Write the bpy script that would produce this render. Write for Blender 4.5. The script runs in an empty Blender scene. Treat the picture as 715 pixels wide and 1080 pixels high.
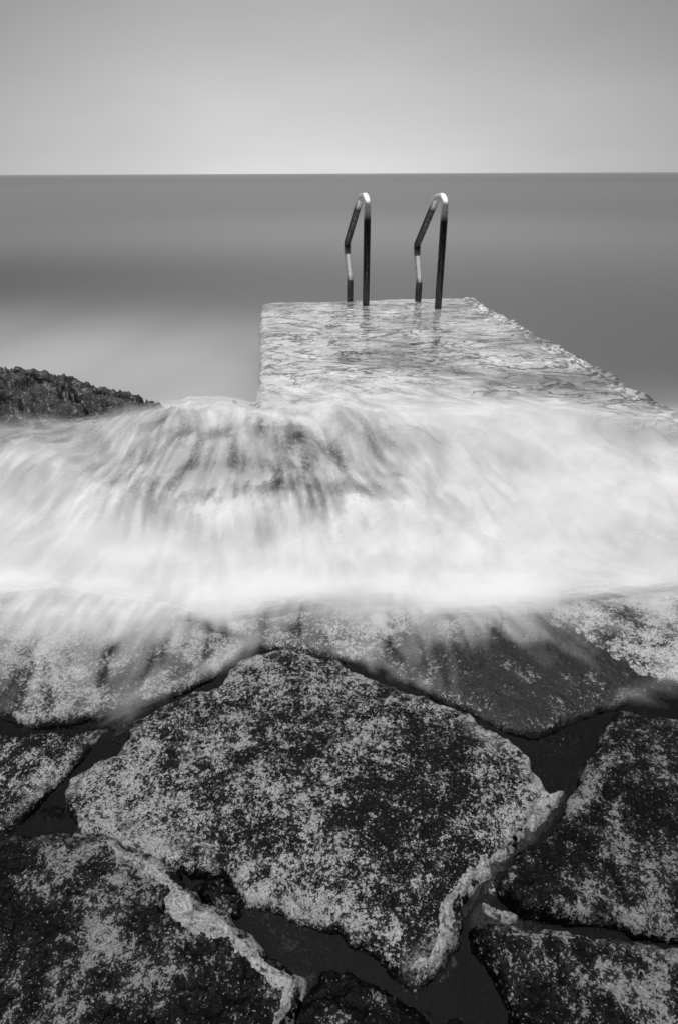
import bpy, math
import numpy as np
R = math.radians
scene = bpy.context.scene

# ------------------------------------------------------------------ camera
PITCH, ROLL, F = R(28.4), R(-0.24), 660.0        # F = focal length in photo pixels (photo 715 x 1080)
CAM = np.array((0.0, 0.0, 1.0))
cd = bpy.data.cameras.new('camera')
cd.sensor_fit = 'VERTICAL'; cd.sensor_height = 36.0; cd.lens = 36.0 * F / 1080.0
cd.clip_start = 0.02; cd.clip_end = 60000
cam = bpy.data.objects.new('camera', cd); scene.collection.objects.link(cam)
cam.location = CAM; cam.rotation_mode = 'XYZ'
from mathutils import Matrix
mrot = Matrix.Rotation(math.pi/2 - PITCH, 3, 'X') @ Matrix.Rotation(ROLL, 3, 'Z')
cam.rotation_euler = mrot.to_euler()
scene.camera = cam
MR = np.array(mrot)

# ------------------------------------------------------------------ view
vs = scene.view_settings
scene.display_settings.display_device = 'sRGB'
vs.view_transform = 'Standard'; vs.look = 'None'; vs.gamma = 1.0; vs.use_curve_mapping = False
vs.exposure = 0.45
scene.render.engine = 'CYCLES'
scene.cycles.use_denoising = True
scene.cycles.max_bounces = 8; scene.cycles.transparent_max_bounces = 24
scene.render.film_transparent = False

# ------------------------------------------------------------------ sky
SUN_EL, SUN_ROT = R(62), R(-100)                 # behind the cloud, high on the left
world = bpy.data.worlds.new('World'); scene.world = world
world.use_nodes = True
nt = world.node_tree; nt.nodes.clear()

class NT:
    def __init__(s, nt): s.nt = nt
    def n(s, kind, **kw):
        o = s.nt.nodes.new(kind)
        for k, v in kw.items():
            if k == 'ins':
                for i, val in v.items():
                    if hasattr(val, 'is_linked') or isinstance(val, bpy.types.NodeSocket): s.nt.links.new(val, o.inputs[i])
                    else: o.inputs[i].default_value = val
            else: setattr(o, k, v)
        return o
    def math(s, op, a, b=0.0, c=None, clamp=False):
        ins = {0: a, 1: b}
        if c is not None: ins[2] = c
        return s.n('ShaderNodeMath', operation=op, use_clamp=clamp, ins=ins).outputs[0]
    def mapr(s, v, a, b, c=0.0, d=1.0, interp='SMOOTHSTEP'):
        return s.n('ShaderNodeMapRange', interpolation_type=interp, ins={0: v, 1: a, 2: b, 3: c, 4: d}).outputs[0]
    def noise(s, vec, scale, detail=3.0, rough=0.55, dist=0.0):
        return s.n('ShaderNodeTexNoise', ins={'Vector': vec, 'Scale': scale, 'Detail': detail, 'Roughness': rough, 'Distortion': dist}).outputs[0]
    def ramp(s, v, pts, interp='LINEAR'):
        o = s.n('ShaderNodeValToRGB', ins={0: v}); r = o.color_ramp; r.interpolation = interp
        while len(r.elements) < len(pts): r.elements.new(0.5)
        for e, (p, c) in zip(r.elements, pts): e.position = p; e.color = (c, c, c, 1)
        return o.outputs[0]
    def mixf(s, f, a, b):
        o = s.n('ShaderNodeMix', data_type='FLOAT', ins={0: f, 2: a, 3: b}); return o.outputs[0]
    def grey(s, v):
        return s.n('ShaderNodeCombineColor', ins={0: v, 1: v, 2: v}).outputs[0]
    def attr(s, name):
        return s.n('ShaderNodeAttribute', attribute_name=name).outputs['Fac']

w = NT(nt)
tc = w.n('ShaderNodeTexCoord').outputs['Generated']
sx = w.n('ShaderNodeSeparateXYZ', ins={0: tc}).outputs
sky = w.n('ShaderNodeTexSky', sky_type='NISHITA', sun_disc=False, sun_elevation=SUN_EL, sun_rotation=SUN_ROT)
skybw = w.n('ShaderNodeRGBToBW', ins={0: sky.outputs[0]}).outputs[0]
# overcast: brightness by elevation; open sea ahead, low sky behind darkened to dim rails and foreground
SKY_FRONT = [(0.0, 5.4), (0.03, 5.15), (0.10, 4.1), (0.16, 3.3), (0.22, 2.8), (0.36, 3.4), (0.6, 8.0), (0.8, 14.0), (1.0, 16.0)]
SKY_BACK = [(0.0, 0.25), (0.10, 0.3), (0.22, 1.2), (0.40, 6.0), (0.62, 11.0), (0.8, 14.0), (1.0, 16.0)]
up = w.math('MAXIMUM', sx['Z'], 0.0)
K = 16.0
fr = w.math('MULTIPLY', w.ramp(up, [(p, v / K) for p, v in SKY_FRONT], 'B_SPLINE'), K)
bk = w.math('MULTIPLY', w.ramp(up, [(p, v / K) for p, v in SKY_BACK], 'B_SPLINE'), K)
az = w.mapr(sx['Y'], -0.35, 0.75)
side = w.mapr(w.math('ABSOLUTE', w.math('ADD', sx['X'], 0.03)), 0.02, 0.60, 1.06, 0.56)
mp = w.n('ShaderNodeMapping', ins={0: tc, 'Scale': (1.3, 1.3, 4.0)}).outputs[0]
cl = w.mapr(w.noise(mp, 1.6, 3.0, 0.5), 0.3, 0.7, 0.94, 1.06)
cloud = w.math('MULTIPLY', w.mixf(az, bk, w.math('MULTIPLY', fr, side)), cl)
tot = w.math('ADD', w.math('MULTIPLY', cloud, 0.94), w.math('MULTIPLY', w.math('MULTIPLY', skybw, az), 0.04))
bg = w.n('ShaderNodeBackground', ins={0: w.grey(tot), 1: 0.10})
wo = w.n('ShaderNodeOutputWorld', ins={0: bg.outputs[0]})

sl = bpy.data.lights.new('sun', 'SUN'); sl.energy = 0.9; sl.angle = R(25); sl.color = (1, 1, 1)
so = bpy.data.objects.new('sun', sl); scene.collection.objects.link(so)
from mathutils import Vector
sdir = Vector((math.sin(SUN_ROT) * math.cos(SUN_EL), math.cos(SUN_ROT) * math.cos(SUN_EL), math.sin(SUN_EL)))
so.rotation_euler = sdir.to_track_quat('Z', 'Y').to_euler()

# ------------------------------------------------------------------ helpers
def P(px, py, z=0.0):
    """world point at height z seen at photo pixel (px, py): used once to survey the place"""
    d = MR @ np.array(((px - 357.5) / F, -(py - 540.0) / F, -1.0))
    t = (z - CAM[2]) / d[2]
    return CAM + d * t
def PXY(pts, z): return np.array([P(a, b, z)[:2] for a, b in pts])

def hash2(ix, iy, seed):
    h = (ix.astype(np.int64) * 374761393 + iy.astype(np.int64) * 668265263 + seed * 1442695041) & 0xffffffff
    h = ((h ^ (h >> 13)) * 1274126177) & 0xffffffff
    h = ((h ^ (h >> 16)) * 2246822519) & 0xffffffff
    return (h ^ (h >> 15)) & 0xffffffff
def gnoise(x, y, seed=0):
    ix = np.floor(x); iy = np.floor(y); fx = x - ix; fy = y - iy
    u = fx*fx*fx*(fx*(fx*6-15)+10); v = fy*fy*fy*(fy*(fy*6-15)+10)
    def g(dx, dy):
        a = hash2(ix + dx, iy + dy, seed) / 4294967296.0 * 2 * math.pi
        return np.cos(a) * (fx - dx) + np.sin(a) * (fy - dy)
    a, b, c, d = g(0,0), g(1,0), g(0,1), g(1,1)
    return ((a*(1-u)+b*u)*(1-v) + (c*(1-u)+d*u)*v) * 1.5
def fbm(x, y, oct=4, seed=0, gain=0.5, lac=2.03):
    s = 0; a = 1.0
    for o in range(oct):
        s = s + a * gnoise(x + 17.3*o, y - 9.1*o, seed + o*13); x = x*lac; y = y*lac; a *= gain
    return s
def ss(a, b, x):
    t = np.clip((x - a) / (b - a), 0, 1); return t*t*(3-2*t)
def polydist(X, Y, poly):
    """signed distance, positive inside"""
    best = np.full(X.shape, 1e9); ins = np.zeros(X.shape, bool); n = len(poly)
    for i in range(n):
        ax, ay = poly[i]; bx, by = poly[(i+1) % n]
        ex, ey = bx-ax, by-ay
        t = np.clip(((X-ax)*ex + (Y-ay)*ey) / (ex*ex+ey*ey+1e-12), 0, 1)
        best = np.minimum(best, np.hypot(X-ax-t*ex, Y-ay-t*ey))
        c = ((ay > Y) != (by > Y)) & (X < (bx-ax)*(Y-ay)/((by-ay) if abs(by-ay) > 1e-12 else 1e-12) + ax)
        ins ^= c
    return np.where(ins, best, -best)
def blur(a, s):
    r = int(3*s)+1; k = np.exp(-0.5*(np.arange(-r, r+1)/s)**2); k /= k.sum()
    for ax in (0, 1):
        p = np.pad(a, [(r, r) if i == ax else (0, 0) for i in (0, 1)], mode='edge')
        a = np.apply_along_axis(lambda m: np.convolve(m, k, 'valid'), ax, p)
    return a

def mesh_obj(name, V, Q, mat=None, parent=None, attrs=None, smooth=True, origin=None):
    V = np.asarray(V, np.float64); Q = np.asarray(Q, np.int32)
    if origin is None: origin = np.zeros(3)
    V = V - origin
    me = bpy.data.meshes.new(name)
    me.vertices.add(len(V)); me.vertices.foreach_set('co', V.astype(np.float32).ravel())
    n = Q.shape[1]
    me.loops.add(Q.size); me.loops.foreach_set('vertex_index', Q.ravel())
    me.polygons.add(len(Q)); me.polygons.foreach_set('loop_start', np.arange(0, Q.size, n, dtype=np.int32))
    me.update(calc_edges=True)
    if smooth: me.polygons.foreach_set('use_smooth', np.ones(len(Q), bool))
    for k, v in (attrs or {}).items():
        a = me.attributes.new(k, 'FLOAT', 'POINT'); a.data.foreach_set('value', np.asarray(v, np.float32).ravel())
    me.validate()
    o = bpy.data.objects.new(name, me); scene.collection.objects.link(o)
    if mat: me.materials.append(mat)
    if parent is not None:
        o.parent = parent; o.location = Vector(origin) - parent.location
    else: o.location = origin
    return o
def grid_mesh(name, X, Y, Z, keep=None, mat=None, attrs=None, parent=None, origin=None):
    ny, nx = X.shape
    idx = np.arange(nx*ny).reshape(ny, nx)
    Q = np.stack([idx[:-1,:-1], idx[:-1,1:], idx[1:,1:], idx[1:,:-1]], -1)
    if keep is not None:
        k = keep[:-1,:-1] | keep[:-1,1:] | keep[1:,1:] | keep[1:,:-1]
        Q = Q[k]
    Q = Q.reshape(-1, 4)
    used = np.unique(Q); re = np.full(nx*ny, -1, np.int64); re[used] = np.arange(len(used))
    V = np.stack([X.ravel(), Y.ravel(), Z.ravel()], 1)[used]
    return mesh_obj(name, V, re[Q], mat, parent, {k: v.ravel()[used] for k, v in (attrs or {}).items()}, True, origin)
def tag(o, label=None, cat=None, group=None, kind=None):
    if label: o['label'] = label
    if cat: o['category'] = cat
    if group: o['group'] = group
    if kind: o['kind'] = kind
    return o
def empty(name, loc):
    o = bpy.data.objects.new(name, None); scene.collection.objects.link(o); o.location = loc
    o.empty_display_size = 0.1
    return o

# ------------------------------------------------------------------ materials
def new_mat(name):
    m = bpy.data.materials.new(name); m.use_nodes = True; m.node_tree.nodes.clear()
    return m, NT(m.node_tree)
def bsdf_out(t, base, rough, normal=None, spec=0.5, metallic=0.0):
    ins = {'Base Color': base, 'Roughness': rough, 'Specular IOR Level': spec, 'Metallic': metallic}
    if normal is not None: ins['Normal'] = normal
    b = t.n('ShaderNodeBsdfPrincipled', ins=ins)
    t.n('ShaderNodeOutputMaterial', ins={0: b.outputs[0]})
    return b
def bump(t, h, dist, strength=1.0, normal=None):
    ins = {'Height': h, 'Distance': dist, 'Strength': strength}
    if normal is not None: ins['Normal'] = normal
    return t.n('ShaderNodeBump', ins=ins).outputs[0]

def rock_mat(name, dark=0.012, pale=0.36, cover=0.5, grain=95.0, wet=0.28, patch=3.8, spec=0.05, mott=1.0):
    """pitted shore rock: pale lichen and barnacle crumbs over black weed film, in drifting patches"""
    m, t = new_mat(name)
    p = t.n('ShaderNodeNewGeometry').outputs['Position']
    big = t.noise(p, patch, 3.0, 0.6, 0.3)
    mid = t.noise(p, patch*4.2, 3.0, 0.62)
    fine = t.noise(p, grain, 2.0, 0.6, 0.2)
    crumb = t.noise(p, grain*0.80, 4.0, 0.78, 0.1)
    grit = t.noise(p, grain*2.3, 2.0, 0.6)
    field = t.math('ADD', t.math('MULTIPLY', t.math('SUBTRACT', big, 0.5), 0.62*mott), t.math('MULTIPLY', t.math('SUBTRACT', mid, 0.5), 0.66*mott))
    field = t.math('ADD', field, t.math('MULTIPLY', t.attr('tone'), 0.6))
    q = t.math('ADD', t.math('ADD', t.math('ADD', crumb, t.math('MULTIPLY', t.math('SUBTRACT', grit, 0.5), 0.32)), field), cover - 1.0)      # above 0: crumbs of lichen and barnacle
    speck = t.mapr(q, -0.015, 0.035)
    lvl = t.mapr(t.math('ADD', t.math('MULTIPLY', grit, 0.9), t.math('MULTIPLY', q, 0.8)), 0.25, 0.85, 0.15, 1.45, 'LINEAR')
    scurf = t.math('MULTIPLY', t.mapr(t.math('ADD', field, t.math('MULTIPLY', t.math('SUBTRACT', fine, 0.5), 0.5)), -0.06, 0.25), 0.10*pale)
    film = t.math('ADD', t.math('MULTIPLY', t.mapr(grit, 0.3, 0.7, 0.4, 1.8, 'LINEAR'), dark), scurf)
    val = t.mixf(speck, film, t.math('MULTIPLY', lvl, pale))
    glint = t.mapr(t.math('ADD', t.noise(p, grain*1.5, 2.0, 0.6), t.math('MULTIPLY', field, 0.25)), 0.63, 0.70)  # sparse bright glints painted into the base colour
    val = t.math('MAXIMUM', val, t.math('MULTIPLY', glint, pale*0.9))
    # worn pale edge
    rim = t.math('MULTIPLY', t.attr('rim'), t.mapr(t.math('ADD', fine, t.math('MULTIPLY', mid, 0.5)), 0.5, 0.95))
    val = t.mixf(t.math('MULTIPLY', rim, 0.5), val, t.math('MULTIPLY', t.mapr(fine, 0.3, 0.7, 0.5, 1.05), pale))
    rough = t.mixf(speck, wet, 0.75)
    h = t.math('ADD', t.math('MULTIPLY', speck, 0.8), t.math('MULTIPLY', fine, 0.7))
    h = t.math('ADD', h, t.math('MULTIPLY', mid, 1.6))
    bsdf_out(t, t.grey(val), rough, bump(t, h, 0.006, 0.9), spec)
    return m
def crust_mat():
    m, t = new_mat('mineral_crust')
    p = t.n('ShaderNodeNewGeometry').outputs['Position']
    fine = t.noise(p, 160.0, 4.0, 0.65)
    mid = t.noise(p, 26.0, 3.0, 0.55)
    e = t.attr('edge')                                              # metres in from the ribbon's edge
    band = t.n('ShaderNodeMath', operation='SINE', ins={0: t.math('ADD', t.math('MULTIPLY', e, 620.0), t.math('MULTIPLY', mid, 14.0))}).outputs[0]
    line = t.mapr(band, -1.0, -0.80, 0.5, 1.0)
    v = t.math('MULTIPLY', t.mapr(t.math('ADD', fine, t.math('MULTIPLY', mid, 0.7)), 0.50, 1.15, 0.06, 0.31), line)
    v = t.math('MULTIPLY', v, t.mapr(t.noise(p, 70.0, 4.0, 0.7), 0.36, 0.46, 0.14, 1.0))
    bsdf_out(t, t.grey(v), 0.6, bump(t, t.math('ADD', fine, t.math('MULTIPLY', line, .3)), 0.002, 0.35), 0.08)
    return m
def deck_mat():
    m, t = new_mat('wet_pier_stone')
    tcn = t.n('ShaderNodeTexCoord').outputs['Object']
    fine = t.noise(tcn, 60.0, 4.0, 0.65)
    mid = t.noise(tcn, 7.0, 4.0, 0.6, 0.4)
    st = t.n('ShaderNodeMapping', ins={0: tcn, 'Scale': (1.0, 1.7, 1.0)}).outputs[0]
    wav = t.noise(st, 2.6, 5.0, 0.66, 0.7)
    crack = t.mapr(t.math('ABSOLUTE', t.math('SUBTRACT', wav, 0.5)), 0.004, 0.034, 1.0, 0.0)
    wav2 = t.noise(st, 6.0, 4.0, 0.65, 0.9)
    crack2 = t.math('MULTIPLY', t.mapr(t.math('ABSOLUTE', t.math('SUBTRACT', wav2, 0.48)), 0.004, 0.03, 1.0, 0.0), t.mapr(mid, 0.42, 0.6))
    pit = t.mapr(t.math('ADD', t.math('MULTIPLY', fine, 0.7), t.math('MULTIPLY', mid, 0.6)), 0.58, 0.44)
    ed = t.attr('rim')
    pit = t.math('MAXIMUM', t.math('MULTIPLY', pit, 0.9), t.math('MULTIPLY', ed, t.mapr(t.noise(tcn, 22.0, 3.0, .6), 0.5, 0.58)))
    dk = t.math('MAXIMUM', t.math('MAXIMUM', t.math('MULTIPLY', crack, 0.95), t.math('MULTIPLY', crack2, 0.85)), pit)
    v = t.mixf(dk, t.mapr(t.math('ADD', mid, t.math('MULTIPLY', fine, 0.5)), 0.45, 1.0, 0.18, 0.50), 0.010)
    v = t.math('MULTIPLY', v, t.mapr(t.noise(tcn, 1.6, 3.0, 0.6), 0.35, 0.62, 0.42, 1.25))
    pud = t.mapr(t.noise(st, 3.0, 3.0, 0.5), 0.34, 0.52)
    rough = 0.5
    h = t.math('SUBTRACT', t.math('MULTIPLY', fine, 0.5), dk)
    bstr = t.mixf(pud, 0.8, 0.25)
    nrm = t.n('ShaderNodeBump', ins={'Height': h, 'Distance': 0.008, 'Strength': bstr}).outputs[0]
    b = bsdf_out(t, t.grey(v), rough, nrm, 0.2)
    rip = t.n('ShaderNodeBump', ins={'Height': t.noise(st, 9.0, 2.0, 0.5), 'Distance': 0.01, 'Strength': 0.05}).outputs[0]
    t.nt.links.new(t.mixf(pud, 0.55, 1.0), b.inputs['Coat Weight']); b.inputs['Coat Roughness'].default_value = 0.06
    b.inputs['Coat IOR'].default_value = 1.75; t.nt.links.new(rip, b.inputs['Coat Normal'])
    return m
def sea_mat():
    m, t = new_mat('still_sea')
    p = t.n('ShaderNodeNewGeometry').outputs['Position']
    def swell(sx_, sy_, sc, d, seed):
        mpn = t.n('ShaderNodeMapping', ins={0: p, 1: (seed, seed*2.3, 0), 'Scale': (sx_, sy_, 1.0)}).outputs[0]
        return t.noise(mpn, sc, d, 0.5, 0.3)
    near = swell(0.16, 0.30, 1.0, 2.0, 3.1)
    mid = swell(0.02, 0.07, 1.0, 2.0, 7.7)
    far = swell(0.0008, 0.012, 1.0, 2.0, 1.3)
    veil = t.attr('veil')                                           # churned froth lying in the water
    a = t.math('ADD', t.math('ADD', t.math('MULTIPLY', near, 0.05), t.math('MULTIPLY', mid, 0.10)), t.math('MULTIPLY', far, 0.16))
    a = t.math('ADD', t.attr('tone_haze'), t.math('SUBTRACT', a, 0.15))
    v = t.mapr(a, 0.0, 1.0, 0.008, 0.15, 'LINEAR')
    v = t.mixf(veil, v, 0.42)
    dif = t.n('ShaderNodeBsdfDiffuse', ins={0: t.grey(v)})
    gl = t.n('ShaderNodeBsdfAnisotropic', ins={0: (0.9, 0.9, 0.9, 1), 'Roughness': 0.30}) if False else t.n('ShaderNodeBsdfGlossy', ins={0: (0.9, 0.9, 0.9, 1), 'Roughness': 0.32})
    lw = t.n('ShaderNodeFresnel', ins={'IOR': 1.33}).outputs[0]
    fac = t.mapr(lw, 0.02, 1.0, 0.10, 0.27, 'LINEAR')
    mx = t.n('ShaderNodeMixShader', ins={0: fac, 1: dif.outputs[0], 2: gl.outputs[0]})
    t.n('ShaderNodeOutputMaterial', ins={0: mx.outputs[0]})
    return m
def gapwater_mat():
    m, t = new_mat('dark_pool_water')
    p = t.n('ShaderNodeNewGeometry').outputs['Position']
    n = t.noise(p, 9.0, 2.0, 0.5)
    f = t.noise(p, 60.0, 3.0, 0.6)
    v = t.mapr(t.math('ADD', n, t.math('MULTIPLY', f, 0.35)), 0.4, 0.95, 0.30, 0.52)
    tr = t.n('ShaderNodeBsdfTransparent', ins={0: t.grey(v)})
    nr = bump(t, n, 0.02, 0.15)
    gl = t.n('ShaderNodeBsdfGlossy', ins={0: (0.9, 0.9, 0.9, 1), 'Roughness': 0.12, 'Normal': nr})
    fr_ = t.n('ShaderNodeFresnel', ins={'IOR': 1.19, 'Normal': nr}).outputs[0]
    mx = t.n('ShaderNodeMixShader', ins={0: fr_, 1: tr.outputs[0], 2: gl.outputs[0]})
    t.n('ShaderNodeOutputMaterial', ins={0: mx.outputs[0]})
    return m
def foam_mat():
    m, t = new_mat('washing_foam')
    p = t.n('ShaderNodeNewGeometry').outputs['Position']
    a = t.attr('froth')
    dif = t.n('ShaderNodeBsdfDiffuse', ins={0: (0.84, 0.84, 0.84, 1)})
    trl = t.n('ShaderNodeBsdfTranslucent', ins={0: (0.84, 0.84, 0.84, 1)})
    b = t.n('ShaderNodeMixShader', ins={0: 0.35, 1: dif.outputs[0], 2: trl.outputs[0]})
    tr = t.n('ShaderNodeBsdfTransparent')
    mx = t.n('ShaderNodeMixShader', ins={0: a, 1: tr.outputs[0], 2: b.outputs[0]})
    t.n('ShaderNodeOutputMaterial', ins={0: mx.outputs[0]})
    return m
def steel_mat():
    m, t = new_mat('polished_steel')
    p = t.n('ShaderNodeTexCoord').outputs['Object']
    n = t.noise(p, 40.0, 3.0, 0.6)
    sheen = t.attr('sheen_paint')                                             # bright sky reflections painted on the bends, dark ones on the rest
    bsdf_out(t, t.grey(t.mixf(sheen, t.mapr(n, 0.3, 0.7, 0.05, 0.13), t.mapr(n, 0.3, 0.7, 0.70, 0.85))), t.mixf(sheen, 0.16, 0.30), None, 0.5, 1.0)
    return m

M_rock_mid = rock_mat('lichen_rock', 0.003, 0.25, 0.482, 125.0, patch=5.2, mott=0.8)
M_rock_dark = rock_mat('dimmed_black_rock', 0.0012, 0.15, 0.395, 110.0, patch=5.0, mott=1.25)  # black rock, with the dim bottom corners also put into its colour
M_rock_wet = rock_mat('soaked_rock', 0.008, 0.24, 0.475, 100.0, 0.3, spec=0.2)
M_rock_pale = rock_mat('washed_rock', 0.02, 0.31, 0.53, 95.0, 0.30)
M_boulder = rock_mat('jagged_rock', 0.003, 0.11, 0.36, 60.0, 0.25, spec=0.4)
M_bed = rock_mat('rock_bed', 0.008, 0.16, 0.44, 90.0, 0.3)
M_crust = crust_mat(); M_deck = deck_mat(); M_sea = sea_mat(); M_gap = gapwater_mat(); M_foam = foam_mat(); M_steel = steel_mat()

# ------------------------------------------------------------------ sea and bed
SEA_Z, ROCK_Z, GAP_Z = -0.45, -0.34, -0.356
def ledge_line(x):                                                  # where the shore steps up, metres ahead
    return 2.22 + 0.10*np.sin(x*2.1 + 0.6) + 0.0*x - 0.12*ss(-0.6, -1.8, x) + 0.05*fbm(x*3.0, x*0+4.2, 3, 5)
def bed_height(X, Y):
    L = ledge_line(X)
    n = fbm(X*2.2, Y*2.2, 5, 3)
    t_ = np.clip((Y - 1.62 + 0.10*n - 0.4*(L - 2.22)) / 1.15, 0, 1)
    up_ = 0.8*t_ + 0.2*t_*t_*(3-2*t_)
    z = -0.47 + 0.43*up_ + 0.03*n*(0.5 + up_)
    # the shore ends at the sea on both sides of the pier
    back = 3.15 + 0.15*np.sin(X*1.7) + 0.1*fbm(X*2, Y*2, 3, 9) + np.where(X < 1.0, -0.05, -0.5)
    z = z - 1.0*ss(0.0, 0.6, Y - back)
    z = z - 0.5*ss(4.0, 6.5, np.abs(X))*ss(1.0, 2.0, Y)
    return z
xs = np.concatenate([np.linspace(-9, -2.6, 40)[:-1], np.arange(-2.6, 2.9, 0.018), np.linspace(2.9, 9, 40)])
ys = np.concatenate([np.linspace(-5, 0.2, 30)[:-1], np.arange(0.2, 4.4, 0.018)])
X, Y = np.meshgrid(xs, ys); Z = bed_height(X, Y) + 0.012*fbm(X*14, Y*14, 3, 21)
tag(grid_mesh('bedrock', X, Y, Z, None, M_bed, {'rim': X*0, 'tone': X*0}), kind='structure')

def axis(a, b, n, e): t = np.linspace(0, 1, n); return a + (b-a)*t**e
xs = np.concatenate([-axis(14, 40000, 30, 4)[::-1], np.linspace(-14, 14, 240)[1:-1], axis(14, 40000, 30, 4)])
ys = np.concatenate([np.linspace(2.75, 14, 160)[:-1], axis(14, 50000, 60, 5)])
X, Y = np.meshgrid(xs, ys)
def seg_blob(X, Y, pts, rx, ry):
    v = X*0
    for (a, b, k) in pts: v = np.maximum(v, k*np.exp(-((X-a)/rx)**2 - ((Y-b)/ry)**2))
    return v
veil = seg_blob(X, Y, [(-1.6, 5.0, .75), (-0.9, 4.6, .8), (-2.6, 5.2, .8), (-3.8, 5.6, .6)], 1.5, 2.2)*0.8
veil = np.maximum(veil, seg_blob(X, Y, [(2.6, 3.6, .45)], 1.0, 0.8))
veil = np.clip(veil * (0.95 + 0.08*fbm(X*0.7, Y*0.7, 3, 31)), 0, 1)
def gb(x, y, rx, ry): return np.exp(-((X-x)/rx)**2 - ((Y-y)/ry)**2)
tone_haze = 0.45 - 0.32*gb(-7, 10.5, 7, 4.2) - 0.08*gb(5.0, 6.8, 3.6, 3.4) + 0.34*gb(1.5, 19, 9, 8) - 0.16*ss(45, 160, Y) + 0.30*ss(180, 1200, Y)  # hand-set tone bands; the paler far end paints horizon haze
tag(grid_mesh('sea', X, Y, X*0 + SEA_Z, None, M_sea, {'veil': veil, 'tone_haze': tone_haze}), kind='structure')

X, Y = np.meshgrid(np.linspace(-2.6, 2.6, 60), np.linspace(0.1, 2.2, 40))
tag(grid_mesh('pool_water', X, Y, X*0 + GAP_Z, None, M_gap), kind='structure')

# ------------------------------------------------------------------ rock slabs
HF = {}; SLABS = []                                                          # (polygon, top z, tilt) for the foam to lie on
def slab(name, label, pts, z, mat, step=0.005, seed=1, tilt=(0, 0), dome=0.008, round_=0.010, rough=1.0, tone=0.0,
         rims=(), depth=0.16, wob=0.012, parent=None, crust=False, grp=None, cat='rock'):
    poly = PXY(pts, z)
    lo = poly.min(0) - 0.10; hi = poly.max(0) + 0.10
    lo = np.maximum(lo, (-2.7, 0.12)); hi = np.minimum(hi, (2.7, 9))
    X, Y = np.meshgrid(np.arange(lo[0], hi[0], step), np.arange(lo[1], hi[1], step))
    d = polydist(X, Y, poly)
    if crust:
        d = d - 0.002 + 0.007*fbm(X*22, Y*20, 3, seed) + 0.003*fbm(X*140, Y*140, 2, seed+3)
    else:
        d = d + 0.005 + wob*fbm(X*9, Y*9, 3, seed) + 0.004*fbm(X*60, Y*60, 3, seed+7)
    c = poly.mean(0)
    din = np.maximum(d, 0)
    if crust and parent is not None:
        hf = HF[parent.name]
        Z0 = blur(hf(X, Y), 2.0)
        Z = np.maximum(Z0, z - 0.028 + 0.004*fbm(X*25, Y*25, 2, seed+4)) + 0.0035*(1-np.exp(-din/0.004)) - 0.0005 + 0.0008*fbm(X*70, Y*70, 2, seed+1)
        Z = Z - 1.6*np.maximum(-d, 0)
        keep = d > -0.016
    elif crust:
        Z = z + 0.003*fbm(X*30, Y*30, 3, seed) + 0.002*fbm(X*110, Y*110, 2, seed+1) + 0.004*np.exp(-((d-0.006)/0.005)**2) \
            + 0.010*(1-np.exp(-din/0.006)) - 0.010
        Z = Z - 1.6*np.maximum(-d, 0)
        keep = d > -0.030
    else:
        def hf(X, Y):
            dd = polydist(X, Y, poly) + 0.005 + wob*fbm(X*9, Y*9, 3, seed) + 0.004*fbm(X*60, Y*60, 3, seed+7)
            di = np.maximum(dd, 0)
            n = rough*(0.010*fbm(X*4.5, Y*4.5, 4, seed+11) + 0.0045*fbm(X*26, Y*26, 3, seed+23) + 0.0028*gnoise(X*85, Y*85, seed+29))
            crk = np.abs(fbm(X*2.6+seed, Y*2.6, 3, seed+41))        # shallow natural cracks
            zz = z + tilt[0]*(X-c[0]) + tilt[1]*(Y-c[1]) + n - 0.012*rough*np.exp(-(crk/0.010)**2)
            return zz - dome*np.exp(-di/0.12) - round_*np.exp(-di/round_) - 3.0*np.maximum(-dd, 0)
        Z = hf(X, Y)
        keep = d > -depth/3.0
    rim = X*0
    for (a, b, wd) in rims:                                         # worn pale margins along part of the outline
        A, B = PXY([a, b], z)
        e = B - A; t = np.clip(((X-A[0])*e[0] + (Y-A[1])*e[1])/(e@e), 0, 1)
        q = np.hypot(X-A[0]-t*e[0], Y-A[1]-t*e[1]) * (1 + 0.5*fbm(X*12, Y*12, 2, seed+51))
        rim = np.maximum(rim, (1 - ss(wd*0.35, wd*0.9, q))*ss(-0.006, 0.004, d)*ss(-0.25, 0.25, fbm(X*7, Y*7, 3, seed+53)))
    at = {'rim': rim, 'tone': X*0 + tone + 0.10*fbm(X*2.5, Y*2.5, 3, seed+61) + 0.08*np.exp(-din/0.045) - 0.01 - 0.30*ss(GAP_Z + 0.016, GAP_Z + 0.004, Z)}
    if crust: at = {'edge': d}
    org = np.array((c[0], c[1], z - 0.1)) if parent is None else np.array((c[0], c[1], z))
    if parent is None: SLABS.append((poly, z))
    o = grid_mesh(name, X, Y, Z, keep, mat, at, parent, org)
    if not crust: HF[o.name] = hf
    if parent is None: tag(o, label, cat, grp or 'rock slabs of the shore')
    return o

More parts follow.
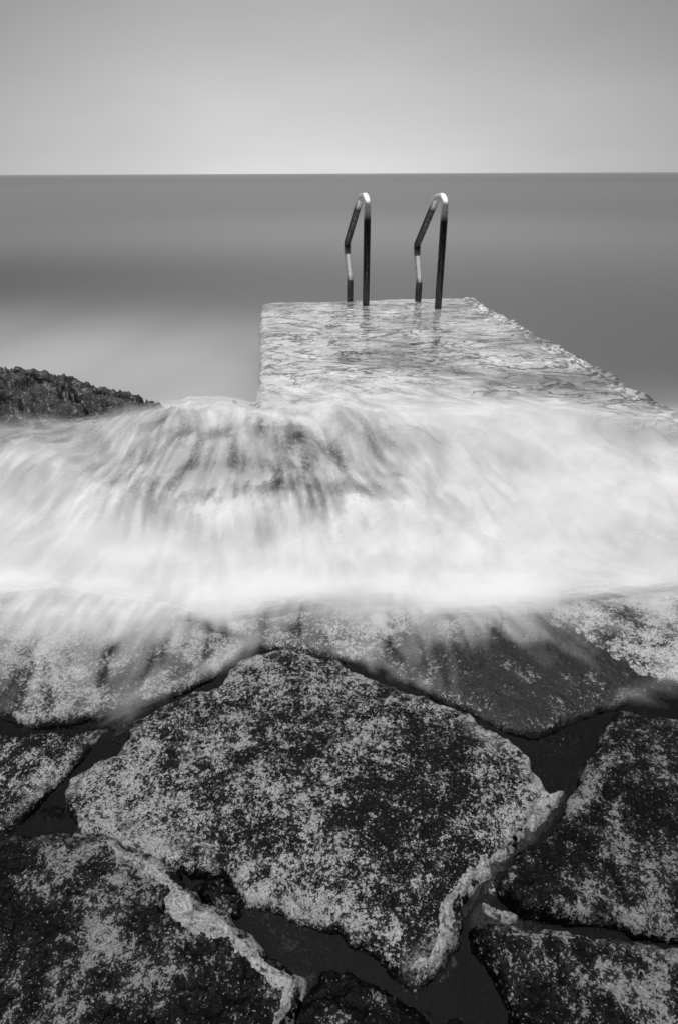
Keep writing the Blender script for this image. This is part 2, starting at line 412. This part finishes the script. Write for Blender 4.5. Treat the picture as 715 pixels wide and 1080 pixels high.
A_out = [(302,683),(352,693),(370,706),(405,718),(456,736),(496,751),(531,776),(556,796),(571,822),(560,850),(545,866),(530,886),
         (512,900),(500,925),(478,951),(482,963),(480,987),(466,1007),(446,1021),(430,1021),(395,994),(360,971),(322,961),(262,938),
         (237,913),(200,912),(166,900),(98,868),(96,880),(73,842),(75,817),(121,791),(146,759),(186,736),(232,716),(259,692)]
A = slab('flat_rock', 'large central grey speckled rock slab, pointed towards the viewer, ringed by dark water gaps', A_out, ROCK_Z + 0.02, M_rock_mid, 0.004, 5,
         rims=[((262,938),(360,971),.035), ((360,971),(432,1021),.045), ((166,900),(250,925),.03), ((73,842),(90,878),.06), ((73,830),(160,752),.03),((160,752),(260,690),.02),((500,755),(570,820),.06),((98,868),(200,905),.07),((446,1018),(480,985),.06)], tone=0.02)
slab('mineral_crust', None, [(569,818),(581,826),(594,825),(579,848),(563,866),(560,858),(550,872),(536,892),(516,900),(520,911),(506,917),(494,939),(478,951),(482,963),(480,987),
     (466,1007),(446,1021),(430,1023),(430,1011),(454,1001),(464,971),(462,951),(484,923),(508,896),(528,882),(546,862),(560,842)], ROCK_Z + 0.022, M_crust, 0.0025, 8, parent=A, crust=True)

B_out = [(-80,640),(60,630),(180,648),(262,673),(225,700),(188,721),(151,733),(100,745),(35,757),(0,746),(-80,735)]
slab('flat_rock', 'wet dark rock slab at the left, half veiled by the wash, behind the wedge slab', B_out, ROCK_Z + 0.016, M_rock_wet, 0.006, 15, tone=0.02,
     rims=[((262,673),(190,718),.02)])
C_out = [(-80,778),(0,774),(45,770),(108,765),(88,788),(62,814),(40,838),(0,868),(-80,890)]
C = slab('flat_rock', 'small wedge of pitted rock slab with a pale rim, left of the central slab', C_out, ROCK_Z + 0.01, M_rock_mid, 0.004, 25, tone=-0.06,
     rims=[((108,765),(62,814),.022), ((62,814),(0,868),.018)])
D_out = [(-90,872),(0,874),(30,877),(96,879),(123,881),(129,890),(167,905),(186,928),(203,940),(207,955),(236,961),(245,976),(270,995),(278,1007),(295,1014),(314,1026),
         (308,1056),(291,1080),(270,1140),(-90,1140)]
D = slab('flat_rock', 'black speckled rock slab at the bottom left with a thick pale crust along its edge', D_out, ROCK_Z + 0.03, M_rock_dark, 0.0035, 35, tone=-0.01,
     rims=[((0,876),(100,880),.03)])
slab('mineral_crust', None, [(96,879),(123,881),(129,890),(167,905),(186,928),(203,940),(207,955),(236,961),(245,976),(270,995),(278,1007),(295,1014),(314,1026),(308,1056),(291,1084),(280,1084),
     (294,1053),(294,1041),(268,1022),(250,1000),(240,988),(224,986),(198,980),(177,965),(169,947),(182,936),(161,925),(144,913),(123,896),(104,885)],
     ROCK_Z + 0.037, M_crust, 0.002, 38, parent=D, crust=True)
E_out = [(657,746),(707,756),(820,790),(820,985),(715,978),(660,968),(600,956),(550,945),(530,930),(545,908),(575,880),(597,850),(617,821),(622,801),(640,771)]
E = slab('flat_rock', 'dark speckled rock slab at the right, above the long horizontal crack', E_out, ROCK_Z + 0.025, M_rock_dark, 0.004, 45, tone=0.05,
     rims=[((600,956),(700,974),.016)])
E2_out = [(501,973),(520,967),(560,975),(600,978),(640,988),(715,998),(820,1010),(820,1140),(565,1140),(549,1080),(541,1046),(521,1004),(503,987)]
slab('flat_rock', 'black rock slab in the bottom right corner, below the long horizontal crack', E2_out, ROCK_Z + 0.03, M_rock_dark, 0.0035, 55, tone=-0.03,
     rims=[((640,988),(730,1000),.02), ((503,980),(560,975),.012)])
F_out = [(400,664),(430,653),(520,648),(600,652),(640,672),(688,702),(690,722),(640,740),(590,762),(560,768),(520,756),(470,733),(410,703),(388,692)]
slab('flat_rock', 'low soaked rock slab right of centre, streaked by draining water', F_out, GAP_Z + 0.028, M_rock_wet, 0.005, 65, tone=-0.16, rough=0.8)
G_out = [(585,636),(637,628),(820,612),(820,730),(715,708),(679,706),(640,684),(610,662),(590,646)]
slab('flat_rock', 'pale washed rock slab at the right, just in front of the foam', G_out, ROCK_Z + 0.022, M_rock_pale, 0.006, 75, tone=0.05)
G2_out = [(683,711),(720,712),(820,738),(820,780),(730,748),(712,738),(698,724)]
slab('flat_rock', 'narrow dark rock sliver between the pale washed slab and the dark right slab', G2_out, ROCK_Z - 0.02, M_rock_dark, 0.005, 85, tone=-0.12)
H_out = [(240,655),(330,640),(430,634),(446,650),(412,670),(376,688),(355,690),(305,680),(262,670)]
slab('flat_rock', 'grey rock slab between the foam and the back edge of the central slab', H_out, ROCK_Z + 0.014, M_rock_pale, 0.005, 95, tone=-0.03)
I_out = [(342,1024),(365,1022),(400,1042),(440,1060),(490,1072),(510,1140),(300,1140),(320,1062)]
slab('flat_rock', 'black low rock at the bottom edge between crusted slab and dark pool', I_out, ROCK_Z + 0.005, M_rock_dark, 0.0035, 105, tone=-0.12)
K_out = [(176,906),(235,916),(258,940),(252,966),(228,960),(210,946),(194,926)]
slab('rock_chunk', 'dark rock chunk wedged between the central slab and the pale crust', K_out, ROCK_Z - 0.005, M_rock_dark, 0.003, 115, tone=0.03, grp='loose rock pieces', wob=0.006)
slab('rock_chunk', 'thin pale rock strip in the gap beside the right-hand crack', [(511,950),(522,953),(546,962),(545,968),(528,966),(513,957)], ROCK_Z, M_crust, 0.002, 118, grp='loose rock pieces', crust=True)
bpy.data.objects['rock_chunk.001'].data.materials[0] = M_crust
slab('rock_chunk', 'small pale stone lying in the narrow dark gap beside the central slab', [(510,925),(522,924),(524,938),(511,939)], ROCK_Z - 0.006, M_rock_pale, 0.002, 121, grp='loose rock pieces', wob=0.004, round_=.008)
slab('rock_chunk', 'flat grey stone in the gap above the forked pale crust', [(570,778),(592,768),(614,775),(604,790),(580,792)], ROCK_Z - 0.008, M_rock_mid, 0.003, 124, grp='loose rock pieces', wob=0.006)
slab('rock_chunk', 'dark sunken stone in the corner left of the crusted black slab', [(2,874),(40,850),(62,842),(78,862),(60,872)], GAP_Z + 0.012, M_rock_dark, 0.003, 127, grp='loose rock pieces', wob=0.006, tone=-.15)

# stepped rock ledge the wave pours over
X, Y = np.meshgrid(np.arange(-1.5, 0.75, 0.008), np.arange(1.85, 3.1, 0.008))
Lp = PXY([(85,520),(150,470),(250,438),(380,445),(480,470),(490,510),(400,545),(200,550)], -0.1)
dl = polydist(X, Y, Lp) + 0.05*fbm(X*5, Y*5, 4, 131)
def ledge_height(X, Y, dl):
    return bed_height(X, Y) - 0.02 + 0.075*ss(-0.02, 0.25, dl) + 0.045*fbm(X*6, Y*6, 4, 133)*ss(0, .1, dl) + 0.02*np.abs(fbm(X*18, Y*12, 3, 137))
Z = ledge_height(X, Y, dl) - 2*np.maximum(-dl - 0.01, 0)
tag(grid_mesh('rock_ledge', X, Y, Z, dl > -0.06, M_rock_wet, {'rim': X*0, 'tone': X*0 - .05}, None, np.array((-0.3, 2.4, -0.4))),
    'low dark rock ledge showing through the cascading white foam', 'rock ledge')

# jagged boulder at the left
cx = np.array([-3.2, -2.4, -1.95, -1.72, -1.50, -1.28, -1.10, -0.98]); cz = np.array([.09, .11, .115, .095, .045, -.02, -.075, -.14])
X, Y = np.meshgrid(np.arange(-3.2, -0.85, 0.009), np.arange(2.5, 4.0, 0.009))
yr = 3.15
top = np.interp(X, cx, cz)
tf = np.clip((yr - Y)/0.74, -1.2, 1.3)
env = np.where(tf > 0, 1 - 0.62*np.clip(tf,0,1.3)**1.8, 1 - 1.3*np.abs(tf)**1.6)
rid = np.abs(fbm(X*5 + .4*fbm(X*3, Y*3, 2, 7), Y*7, 4, 141))
u_ = X + 0.12*fbm(X*3, Y*3, 3, 7); v_ = Y + 0.10*fbm(X*2.5, Y*3, 3, 8)
led = fbm(u_*3.0, v_*8.0, 3, 141); led2 = fbm(u_*9.0, v_*17.0, 3, 145)
Z = -0.45 + (top + 0.45)*env + 0.05*np.sign(led)*np.abs(led)**0.5 + 0.030*(0.3-np.abs(led2))*2 + 0.018*fbm(X*24, Y*32, 4, 147, 0.62) \
    - 0.05*ss(0.35, 0.6, fbm(u_*7, v_*9, 2, 151)) + 0.01
tag(grid_mesh('boulder', X, Y, Z, Z > -0.56, M_boulder, {'rim': X*0, 'tone': X*0}, None, np.array((-1.9, 3.2, -0.45))),
    'jagged black boulder rising from the foam at the left, against the grey sea', 'boulder')

# ------------------------------------------------------------------ pier
FL, FRr = P(275.5, 318, 0), P(498, 312, 0)
NL = P(272.6, 447, 0); NR = P(715, 430, 0)
dR = NR - FRr; NR = FRr + dR*1.06
dL = NL - FL
nu, nv = 240, 420
U, V = np.meshgrid(np.linspace(0, 1, nu), np.linspace(0, 1, nv))
Lx = FL[0] + dL[0]*V; Ly = FL[1] + dL[1]*V; Rx = FRr[0] + (NR-FRr)[0]*V; Ry = FRr[1] + (NR-FRr)[1]*V
X = Lx + (Rx-Lx)*U; Y = Ly + (Ry-Ly)*U
wdt = np.hypot(Rx-Lx, Ry-Ly)
# broken outline on the right side, nearly straight on the left
X = X + ss(0.85, 1, U)*(0.025*fbm(Y*6, Y*0+2, 4, 151)) - (1-ss(0, 0.08, U))*0.014*fbm(Y*9, Y*0, 4, 153)
Y = Y + (1-ss(0, 0.05, V))*0.02*fbm(X*5, X*0, 3, 155)
dr = (1-U)*wdt; dl_ = U*wdt; df = V*3.4
edge = np.minimum(np.minimum(dr, dl_), df)
Z = 0.007*fbm(X*2.2, Y*3.0, 4, 161) + 0.0010*fbm(X*9, Y*14, 3, 163) - 0.010
lump = ss(0.22, 0.05, dr)
Z = Z + lump*(0.018*fbm(X*8, Y*8, 3, 167) - 0.012*np.exp(-(np.abs(fbm(X*4, Y*5, 2, 169))/0.05)**2))
Z = Z - 0.02*np.exp(-edge/0.015)
rim = np.maximum(ss(0.30, 0.05, dr), 0.4*ss(0.08, 0.0, dl_))
# skirt: side walls go down into the sea
def skirt(A, axis0):
    lo_, hi_ = np.take(A, 0, axis0), np.take(A, -1, axis0); return lo_, hi_
def pad(A, val=None):
    B = np.pad(A, ((2, 2), (2, 2)), mode='edge')
    return B
Xp, Yp, Zp, rp = pad(X), pad(Y), pad(Z), pad(rim)
Zp[0:2,:] = -0.02; Zp[-2:,:] = -0.02; Zp[:,0:2] = -0.02; Zp[:,-2:] = -0.02
Zp[1:-1,1:-1][1:-1,1:-1] = Z
Zp[1,1:-1] = Zp[2,1:-1] - 0.03; Zp[-2,1:-1] = Zp[-3,1:-1] - 0.03; Zp[1:-1,1] = Zp[1:-1,2] - 0.03; Zp[1:-1,-2] = Zp[1:-1,-3] - 0.03
Zp[0,:] = -1.1; Zp[-1,:] = -1.1; Zp[:,0] = -1.1; Zp[:,-1] = -1.1
pier = grid_mesh('stone_pier', Xp, Yp, Zp, None, M_deck, {'rim': rp}, None, np.array((FL[0], FL[1], -0.45)))
tag(pier, 'low flat concrete pier with wet cracked top running out into the sea', 'pier')
PIER_POLY = np.array([FL[:2], FRr[:2], NR[:2], (FL + dL)[:2]])

# ------------------------------------------------------------------ ladder
def tube(pts, r, seg=20):
    pts = np.array(pts, float); n = len(pts)
    tang = np.gradient(pts, axis=0); tang /= np.linalg.norm(tang, axis=1)[:, None]
    side_ = np.array((1.0, 0, 0)); V = []
    for i in range(n):
        t_ = tang[i]; a = side_ - t_*(side_ @ t_); a /= np.linalg.norm(a); side_ = a
        b = np.cross(t_, a)
        for k in range(seg):
            q = 2*math.pi*k/seg; V.append(pts[i] + r*(math.cos(q)*a + math.sin(q)*b))
    Q = [(i*seg+k, i*seg+(k+1) % seg, (i+1)*seg+(k+1) % seg, (i+1)*seg+k) for i in range(n-1) for k in range(seg)]
    base = len(V)
    return np.array(V), np.array(Q)
def fillet(corners, radii, n=10):
    out = [np.array(corners[0], float)]
    for i in range(1, len(corners)-1):
        p, a, b = (np.array(corners[j], float) for j in (i, i-1, i+1))
        u = (a-p)/np.linalg.norm(a-p); v = (b-p)/np.linalg.norm(b-p)
        ang = math.acos(np.clip(u@v, -1, 1)); L = radii[i-1]/math.tan(ang/2)
        p0, p1 = p+u*L, p+v*L
        bis = (u+v)/np.linalg.norm(u+v); cc = p + bis*radii[i-1]/math.sin(ang/2)
        for k in range(n+1):
            q = p0*(1-k/n) + p1*k/n - cc; out.append(cc + q/np.linalg.norm(q)*radii[i-1])
    out.append(np.array(corners[-1], float))
    # add intermediate points on long straights
    res = []
    for a, b in zip(out[:-1], out[1:]):
        m = max(1, int(np.linalg.norm(b-a)/0.04))
        for k in range(m): res.append(a + (b-a)*k/m)
    res.append(out[-1]); return np.array(res)
base_l, base_r = P(385.8, 320.5, 0), P(461.6, 324, 0)
axis_dir = np.array((-math.sin(R(22)), math.cos(R(22)), 0))         # the ladder faces out to sea, a little to the left
lad = empty('swim_ladder', (base_l + base_r)/2)
tag(lad, 'polished steel swimming ladder with two bent tube handrails at the pier end', 'ladder')
def prof_pt(px, py):                                                # (distance out, height) of a bend, surveyed on the left rail
    d = MR @ np.array(((px - 357.5) / F, -(py - 540.0) / F, -1.0))
    nrm = np.array((axis_dir[1], -axis_dir[0], 0))
    q = CAM + d*(((base_l - CAM) @ nrm) / (d @ nrm))
    return float((q - base_l) @ axis_dir), float(q[2])
prof = [(0, -0.03)] + [prof_pt(*q) for q in ((389.2, 206.5), (380.3, 208.5), (366.2, 256), (366.6, 268), (369.3, 296))]
prof[1] = (0.0, prof[1][1]); prof.append((prof[-1][0] + 0.01, -0.95))
for b in (base_l, base_r):
    cor = [b + axis_dir*s_ + np.array((0, 0, z)) for s_, z in prof]
    path = fillet(cor, [0.055, 0.035, 0.05, 0.05, 0.04])
    V_, Q_ = tube(path, 0.0295)
    z_ = np.repeat(path[:, 2], 20); s_ = np.repeat((path - b) @ axis_dir, 20)
    sheen_paint = np.maximum(ss(prof[1][1]-0.17, prof[1][1]-0.13, z_)*ss(prof[2][0]+0.06, prof[2][0]+0.02, s_), (s_ > prof[2][0]+.05)*ss(prof[5][1]-0.01, prof[5][1]+0.02, z_)*ss(prof[4][1]+0.02, prof[4][1]-0.01, z_))  # painted reflection bands: top bend and slanting back leg
    mesh_obj('handrail', V_, Q_, M_steel, lad, {'sheen_paint': sheen_paint}, origin=b)
sb = prof[-1][0]
for dz in (-0.25, -0.5, -0.75):
    V_, Q_ = tube([base_l + axis_dir*sb + np.array((0,0,dz)) + (base_r-base_l)*k/8 for k in range(9)], 0.016)
    mesh_obj('rung', V_, Q_, M_steel, lad, origin=base_l + axis_dir*sb + np.array((0,0,dz)))

# ------------------------------------------------------------------ foam
DX = 0.008
gx = np.arange(-2.9, 2.9, DX); gy = np.arange(1.0, 5.2, DX)
X, Y = np.meshgrid(gx, gy)
T = np.maximum(bed_height(X, Y) + 0.012*fbm(X*14, Y*14, 3, 21), np.where(Y < 2.25, GAP_Z + 0.002, -0.40))
T = np.where(Y < 2.9, T, np.maximum(T, SEA_Z))
for poly, z in SLABS:
    T = np.maximum(T, np.where(polydist(X, Y, poly) > 0, z + 0.005, -1))
dlf = polydist(X, Y, Lp) + 0.05*fbm(X*5, Y*5, 4, 131)
T = np.maximum(T, np.where(dlf > 0, ledge_height(X, Y, dlf), -1))
T = np.maximum(T, np.where(polydist(X, Y, PIER_POLY) > -0.01, 0.0, -1))
def dilate(a, r):
    for ax in (0, 1):
        b = a.copy()
        for k in range(1, r+1): b = np.maximum(b, np.maximum(np.roll(a, k, ax), np.roll(a, -k, ax)))
        a = b
    return a
near_shore = ss(3.6, 3.2, Y)
Tb = np.maximum(0.25*blur(T, 3.0) + 0.75*blur(T, 11.0), blur(dilate(T, 4), 3.0)*near_shore - 0.5*(1-near_shore))
Tb = np.maximum(0.4*Tb + 0.6*blur(Tb, 6.0), np.maximum(T + 0.002, -0.43))
Tb = np.maximum(np.maximum(blur(Tb, 2.0), T + 0.004*(Y < 2.9)), -0.43)
wk = ss(2.75, 3.05, Y); Tb = Tb*(1-wk) + blur(T, 1.2)*wk
pier_in = ss(-0.03, 0.03, polydist(X, Y, PIER_POLY))

def ground_at(px, py):                                              # first point of the ground on the line of sight
    d = MR @ np.array(((px - 357.5) / F, -(py - 540.0) / F, -1.0))
    t = np.arange(0.8, 5.2, 0.01)
    q = CAM + d*t[:, None]
    i = np.clip((q[:, 1]-1.0)/DX, 0, len(gy)-1).astype(int); j = np.clip((q[:, 0]+2.9)/DX, 0, len(gx)-1).astype(int)
    h = np.nonzero(q[:, 2] <= Tb[i, j])[0]
    return q[h[0]] if len(h) else P(px, py, -0.3)
cols = [-40, 45, 135, 225, 315, 405, 495, 585, 675, 760]
DENS = {
 320: [0]*10, 335: [0]*10, 350: [0]*10, 365: [0]*10, 382: [0, 0, 0, 0, .10, .16, .08, 0, 0, 0],
 398: [0, 0, 0, .02, .32, .40, .26, 0, 0, 0],
 412: [0, 0, .06, .20, .40, .46, .36, .02, 0, 0],
 427: [0, .0, .30, .54, .60, .62, .60, .34, .0, 0],
 445: [.0, .10, .58, .64, .64, .66, .76, .70, .20, .02],
 465: [.16, .42, .60, .56, .56, .58, .76, .88, .60, .30],
 490: [.64, .60, .46, .26, .32, .50, .74, .92, .82, .66],
 512: [.72, .66, .46, .26, .30, .54, .84, .92, .90, .82],
 535: [.80, .80, .76, .68, .66, .80, .91, .93, .90, .82],
 560: [.90, .90, .90, .90, .88, .91, .93, .92, .86, .80],
 590: [.90, .90, .92, .93, .93, .92, .91, .88, .82, .76],
 612: [.80, .82, .86, .88, .86, .86, .86, .82, .70, .62],
 632: [.68, .72, .78, .78, .66, .72, .78, .70, .50, .42],
 650: [.54, .60, .64, .56, .38, .54, .62, .50, .32, .22],
 672: [.40, .44, .46, .28, .14, .28, .30, .22, .13, .08],
 695: [.28, .32, .30, .12, .02, .14, .16, .10, .04, .02],
 720: [.14, .24, .24, .04, .0, .06, .08, .05, .02, .0],
 745: [.03, .20, .10, .0, .0, .0, .02, .03, .0, .0],
 770: [0, .03, 0, 0, 0, 0, 0, .02, 0, 0],
 800: [0]*10,
}
pts, val = [], []
for py, row in DENS.items():
    for px, v in zip(cols, row):
        q = ground_at(px, py) if py > 405 else P(px, py, -0.02 if px > 260 else -0.12)
        pts.append(q[:2]); val.append(v)
FLOW = [((50,500),(-1,.35)),((100,470),(-1,.3)),((60,545),(-1,.6)),((150,500),(-.9,.8)),((200,485),(-.7,.8)),((110,520),(-1,.6)),((225,490),(-.35,1)),((250,490),(.05,1)),((300,490),(.4,1)),((340,480),(.8,.9)),((370,500),(.8,.6)),
        ((400,470),(1,.4)),((450,490),(.9,.5)),((540,480),(1,.35)),((640,500),(1,.3)),((560,540),(1,.4)),((640,580),(1,.2)),((400,435),(1,.15)),((300,425),(1,.02)),
        ((220,440),(-1,.15)),((150,450),(-1,.3)),((300,560),(.05,1)),((150,580),(-.6,.8)),((450,580),(.5,.5)),((60,680),(-.3,1)),((520,660),(.6,1)),((600,660),(.7,.7)),
        ((650,690),(1,.4)),((120,735),(-1,.4)),((30,620),(-.5,1)),((300,630),(.1,1))]
fp, fd = [], []
for (a, b), (u, v) in FLOW:
    q0, q1 = P(a, b, -0.2), P(a+u*6, b+v*6, -0.2); d_ = (q1-q0)[:2]; fp.append(q0[:2]); fd.append(d_/np.linalg.norm(d_))
def regress(pts, val, X, Y, k=0.062):
    pts = np.array(pts); val = np.array(val, float)
    if val.ndim == 1: val = val[:, None]
    sx_ = k*pts[:, 1]                                               # surveyed more coarsely farther out
    sy_ = sx_*(0.30 + 0.22*pts[:, 1])
    W = X*0 + 1e-9; S = [X*0 for _ in range(val.shape[1])]
    for (a, b), v, s1, s2 in zip(pts, val, sx_, sy_):
        g = np.exp(-0.5*(((X-a)/s1)**2 + ((Y-b)/s2)**2)) / (s1*s2)
        W += g
        for i in range(len(S)): S[i] += g*v[i]
    return [s/W for s in S]
c4 = slice(None, None, 4)
def upsample(a, shape):
    yi = np.arange(shape[0])/4.0; xi = np.arange(shape[1])/4.0
    y0 = np.clip(np.floor(yi).astype(int), 0, a.shape[0]-2); x0 = np.clip(np.floor(xi).astype(int), 0, a.shape[1]-2)
    fy = (yi-y0)[:, None]; fx = (xi-x0)[None, :]
    A00 = a[y0][:, x0]; A01 = a[y0][:, x0+1]; A10 = a[y0+1][:, x0]; A11 = a[y0+1][:, x0+1]
    return np.clip(0, 1, 0) + (A00*(1-fx)+A01*fx)*(1-fy) + (A10*(1-fx)+A11*fx)*fy
D4 = regress(pts, val, X[c4, c4], Y[c4, c4])[0]
DEN = np.clip(upsample(D4, X.shape), 0, 1)
gap = blur((T < GAP_Z + 0.008).astype(float), 1.5)*ss(1.98, 1.85, Y)        # veil added over the channels, standing in for sky reflection and mist
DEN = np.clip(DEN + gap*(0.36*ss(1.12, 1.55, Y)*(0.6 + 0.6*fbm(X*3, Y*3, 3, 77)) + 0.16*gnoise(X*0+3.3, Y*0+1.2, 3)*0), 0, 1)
f4 = regress(fp, fd, X[c4, c4], Y[c4, c4], 0.11)
FX, FY = upsample(f4[0], X.shape), upsample(f4[1], X.shape)
wob_ = 0.5*fbm(X*2.6, Y*2.6, 3, 201)                                 # the run of the water wavers
cw, sw = np.cos(wob_), np.sin(wob_); FX, FY = FX*cw - FY*sw, FX*sw + FY*cw
nn = np.hypot(FX, FY) + 1e-9; FX /= nn; FY /= nn

def lic(noise, steps, dt):
    acc = noise.copy(); wsum = 1.0
    for sgn in (1, -1):
        px = np.tile(np.arange(X.shape[1], dtype=float), (X.shape[0], 1)); py = np.tile(np.arange(X.shape[0], dtype=float)[:, None], (1, X.shape[1]))
        for k in range(steps):
            i = np.clip(np.rint(py).astype(int), 0, X.shape[0]-1); j = np.clip(np.rint(px).astype(int), 0, X.shape[1]-1)
            px += sgn*dt*FX[i, j]; py += sgn*dt*FY[i, j]
            i = np.clip(np.rint(py).astype(int), 0, X.shape[0]-1); j = np.clip(np.rint(px).astype(int), 0, X.shape[1]-1)
            wgt = 1 - (k+1)/(steps+1); acc += noise[i, j]*wgt; wsum += wgt
    a = acc/wsum; a = (a - a.mean())/(a.std() + 1e-9)
    return a
# streaks are strong over the ledge, soft in the deep wash
AMP = 0.20 + 0.46*np.exp(-((X+0.30)/0.85)**2 - ((Y-2.27)/0.27)**2) + 0.16*np.exp(-((X+0.3)/1.1)**2 - ((Y-2.72)/0.2)**2) + 0.12*np.exp(-((X-0.55)/0.4)**2 - ((Y-1.75)/0.25)**2) + 0.07*np.exp(-((X+0.9)/0.5)**2 - ((Y-1.7)/0.25)**2) \
    + 0.14*ss(2.7, 3.2, Y)
foam_layers = []
for li, (off, seed) in enumerate(((0.012, 301), (0.035, 331), (0.062, 361))):
    if li < 2:
        n0 = fbm(X*3.2, Y*4.5, 3, seed+2); n1 = fbm(X*8, Y*8, 3, seed); n2 = gnoise(X*26, Y*26, seed+5) + 0.7*gnoise(X*60, Y*60, seed+9)
        st = 0.50*lic(n0, 3, 1.5) + 0.44*lic(n1, 5, 1.5) + 0.34*lic(n2, 6, 1.5) + 0.65*fbm(X*6, Y*8, 4, seed+31)
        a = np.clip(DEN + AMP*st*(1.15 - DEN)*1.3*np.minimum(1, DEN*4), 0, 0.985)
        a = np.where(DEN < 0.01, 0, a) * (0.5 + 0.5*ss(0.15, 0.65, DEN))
        a = 1 - (1-a)**(0.50 if li == 0 else 0.38)
    else:                                                           # spray mist hanging over the wash
        a = 0.58*DEN*(0.6+0.4*ss(0.15, .6, DEN))*np.clip(0.85 + 0.35*fbm(X*2.4, Y*3.2, 4, seed), 0, 1.2)*(1 - 0.85*np.clip((AMP-0.22)/0.36, 0, 1)*ss(1.9, 2.15, Y))
        a = np.clip(blur(a, 2.0), 0, 0.8)*ss(0.01, 0.06, DEN)
    a = a*(1 - wk*(1 - pier_in))
    if li > 0: a = a*(1 - 0.75*pier_in*ss(2.75, 3.1, Y))
    bil = (0.008 + 0.018*DEN)*fbm(X*4, Y*4, 4, 317)
    Zf = Tb + off*(0.45 + 0.55*DEN) + np.maximum(bil, -0.4*off)*ss(1.75, 2.0, Y)*(1-wk)
    # lie down on the sea behind the shore, and stay out of the boulder
    foam_layers.append((Zf, a))
VV, QQ, AA, nb = [], [], [], 0
cover_ = 1 - np.prod([1 - a for _, a in foam_layers], axis=0)      # where the wash has drained to nothing there is no foam
run = np.clip(0.75*lic(fbm(X*9, Y*9, 3, 411), 14, 1.5) + 0.45*lic(gnoise(X*34, Y*34, 417), 12, 1.5), -1.6, 1.6)   # trails of the water running off
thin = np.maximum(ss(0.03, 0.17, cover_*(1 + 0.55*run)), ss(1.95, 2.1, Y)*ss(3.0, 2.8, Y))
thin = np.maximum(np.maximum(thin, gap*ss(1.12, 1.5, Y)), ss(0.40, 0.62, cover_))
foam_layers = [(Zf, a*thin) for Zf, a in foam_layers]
ny_, nx_ = X.shape
for Zf, a in foam_layers:
    idx = np.arange(nx_*ny_).reshape(ny_, nx_)
    Q_ = np.stack([idx[:-1,:-1], idx[:-1,1:], idx[1:,1:], idx[1:,:-1]], -1)
    k = a > 0.010
    Q_ = Q_[k[:-1,:-1] | k[:-1,1:] | k[1:,1:] | k[1:,:-1]].reshape(-1, 4)
    used = np.unique(Q_); re_ = np.full(nx_*ny_, -1, np.int64); re_[used] = np.arange(len(used))
    VV.append(np.stack([X.ravel(), Y.ravel(), Zf.ravel()], 1)[used]); QQ.append(re_[Q_] + nb); AA.append(a.ravel()[used]); nb += len(used)
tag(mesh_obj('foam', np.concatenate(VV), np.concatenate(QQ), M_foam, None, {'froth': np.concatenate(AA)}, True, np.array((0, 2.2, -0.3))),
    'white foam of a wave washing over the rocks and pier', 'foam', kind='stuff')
